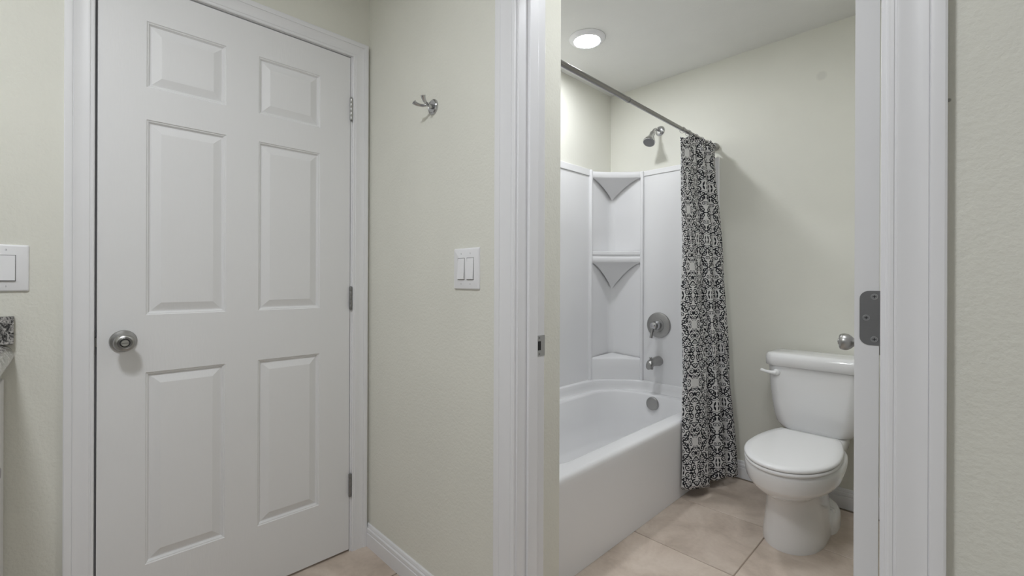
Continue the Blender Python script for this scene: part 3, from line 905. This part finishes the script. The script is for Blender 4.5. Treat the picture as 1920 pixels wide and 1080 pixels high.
# seat and lid
def lidring(ins, z, yb=1.532):
    out = []
    cy = 1.25; w_ = .167 - ins; yf = .990 + ins; lx = TCX + .009; hb = .124 - ins
    n = 48
    for i_ in range(n + 1):
        a = PI + PI * i_ / n          # front half, left to right
        out.append((lx + w_ * math.cos(a), cy + (cy - yf) * math.sin(a), z))
    # sides curve in to the hinge edge
    for k in range(1, 9):
        q = k / 9.0; out.append((lx + w_ - (w_ - hb) * q ** 2.0, cy + (yb - ins - .010 - cy) * q, z))
    for k in range(9):
        q = k / 8.0; out.append((lx + (hb - .006) * (1 - 2 * q), yb - ins, z))
    for k in range(1, 9):
        q = 1 - k / 9.0; out.append((lx - w_ + (w_ - hb) * q ** 2.0, cy + (yb - ins - .010 - cy) * q, z))
    return out
se = MB().loft(T([lidring(.004, .393), lidring(.001, .396), lidring(0, .402), lidring(.003, .407)])).build('seat', M_seatp, to, smooth=True, angle=50)
ld = MB().loft(T([lidring(.005, .4085), lidring(.002, .410), lidring(.000, .4145), lidring(.001, .420), lidring(.006, .4245), lidring(.03, .4262), lidring(.08, .4268)])).build('lid', M_seatp, to, smooth=True, angle=50)
for sx_ in (-1, 1):
    MB().lathe([(.011, -.018), (.011, .018)], (sx_ * .075, 1.545 - 1.45, .402), (1, 0, 0), 18).build('hinge', M_seatp, to, smooth=True, bevel=.003)
# tank
def TK(hx, yf, yb, z, rf, rb=.03): return rrect(TCX - hx, TCX + hx, yf, yb, z, (rf, rf, rb, rb), 8)
R = [TK(.085, 1.69, 1.78, .378, .04, .03), TK(.125, 1.665, 1.800, .381, .05), TK(.150, 1.650, 1.806, .392, .06), TK(.168, 1.640, 1.810, .415, .065), TK(.178, 1.634, 1.813, .455, .065), TK(.186, 1.628, 1.815, .52, .06),
     TK(.192, 1.624, 1.816, .60, .055), TK(.196, 1.622, 1.816, .703, .05)]
MB().loft(T(R)).build('tank', M_porc, to, smooth=True, angle=70)
R = [TK(.200, 1.616, 1.820, .701, .05), TK(.207, 1.608, 1.822, .705, .052), TK(.208, 1.607, 1.822, .742, .052), TK(.206, 1.609, 1.821, .754, .052), TK(.199, 1.616, 1.816, .763, .05), TK(.180, 1.635, 1.80, .767, .04), TK(.10, 1.68, 1.77, .769, .03)]
MB().loft(T(R)).build('tank_lid', M_porc, to, smooth=True, angle=70)
fl_ = MB().lathe([(.017, 0), (.017, .006), (.014, .014), (.008, .018)], (-.150, 1.626 - 1.45, .668), (0, -1, 0), 24).build('flush_lever', M_seatp, to, smooth=True)
MB().tube([(-.148, 1.605 - 1.45, .668), (-.172, 1.600 - 1.45, .669), (-.196, 1.600 - 1.45, .672), (-.215, 1.603 - 1.45, .675)], [.011, .0085, .0070, .0085], 14).build('lever_arm', M_seatp, fl_, smooth=True)

# ------------------------------------------------------------------ vanity by the closed door
YF = -1.016
ct = empty('countertop', (0, YF, .89)); tag(ct, 'speckled black and grey granite vanity top with side splash at the photo edge', 'countertop')
def CL(mb): mb.v = [(x, y - YF, z - .89) for x, y, z in mb.v]; return mb
prof = []
for i_ in range(11):
    a = -PI / 2 + PI * i_ / 10
    prof.append((YF - .030 + .030 * math.cos(a), .920 + .030 * math.sin(a)))
prof += [(HY + .001, .950), (HY + .001, .890)]
CL(MB().loft([[(.001, y, z) for y, z in prof], [(1.02, y, z) for y, z in prof]])).build('slab', M_granite, ct, smooth=True, angle=50)
CL(MB().box(.0005, .021, HY + .001, YF, .9505, 1.025)).build('side_splash', M_granite, ct, bevel=.0015)
CL(MB().box(.021, 1.02, HY + .001, HY + .021, .9505, 1.025)).build('back_splash', M_granite, ct, bevel=.0015)
vn = empty('vanity_cabinet', (.5, -1.3, 0)); tag(vn, 'white vanity cabinet under the granite top, only its edge in view', 'cabinet')
def VL(mb): mb.v = [(x - .5, y + 1.3, z) for x, y, z in mb.v]; return mb
VL(MB().box(.002, 1.0, HY + .002, YF - .042, .10, .888)).build('body', M_cab, vn, bevel=.002)
VL(MB().box(.002, 1.0, HY + .002, YF - .10, 0, .10)).build('toe_kick', M_cab, vn)
for (a, b) in ((.006, .495), (.505, .965)):
    dd = VL(MB().box(a, b, YF - .042, YF - .018, .14, .86)).build('door', M_cab, vn, bevel=.003)
    VL(MB().lathe([(.006, 0), (.006, .010), (.015, .018), (.015, .024), (.009, .028)], (b - .04 if a < .3 else a + .04, YF - .018, .74), (0, 1, 0), 20)).build('knob', M_nickel, dd, smooth=True)
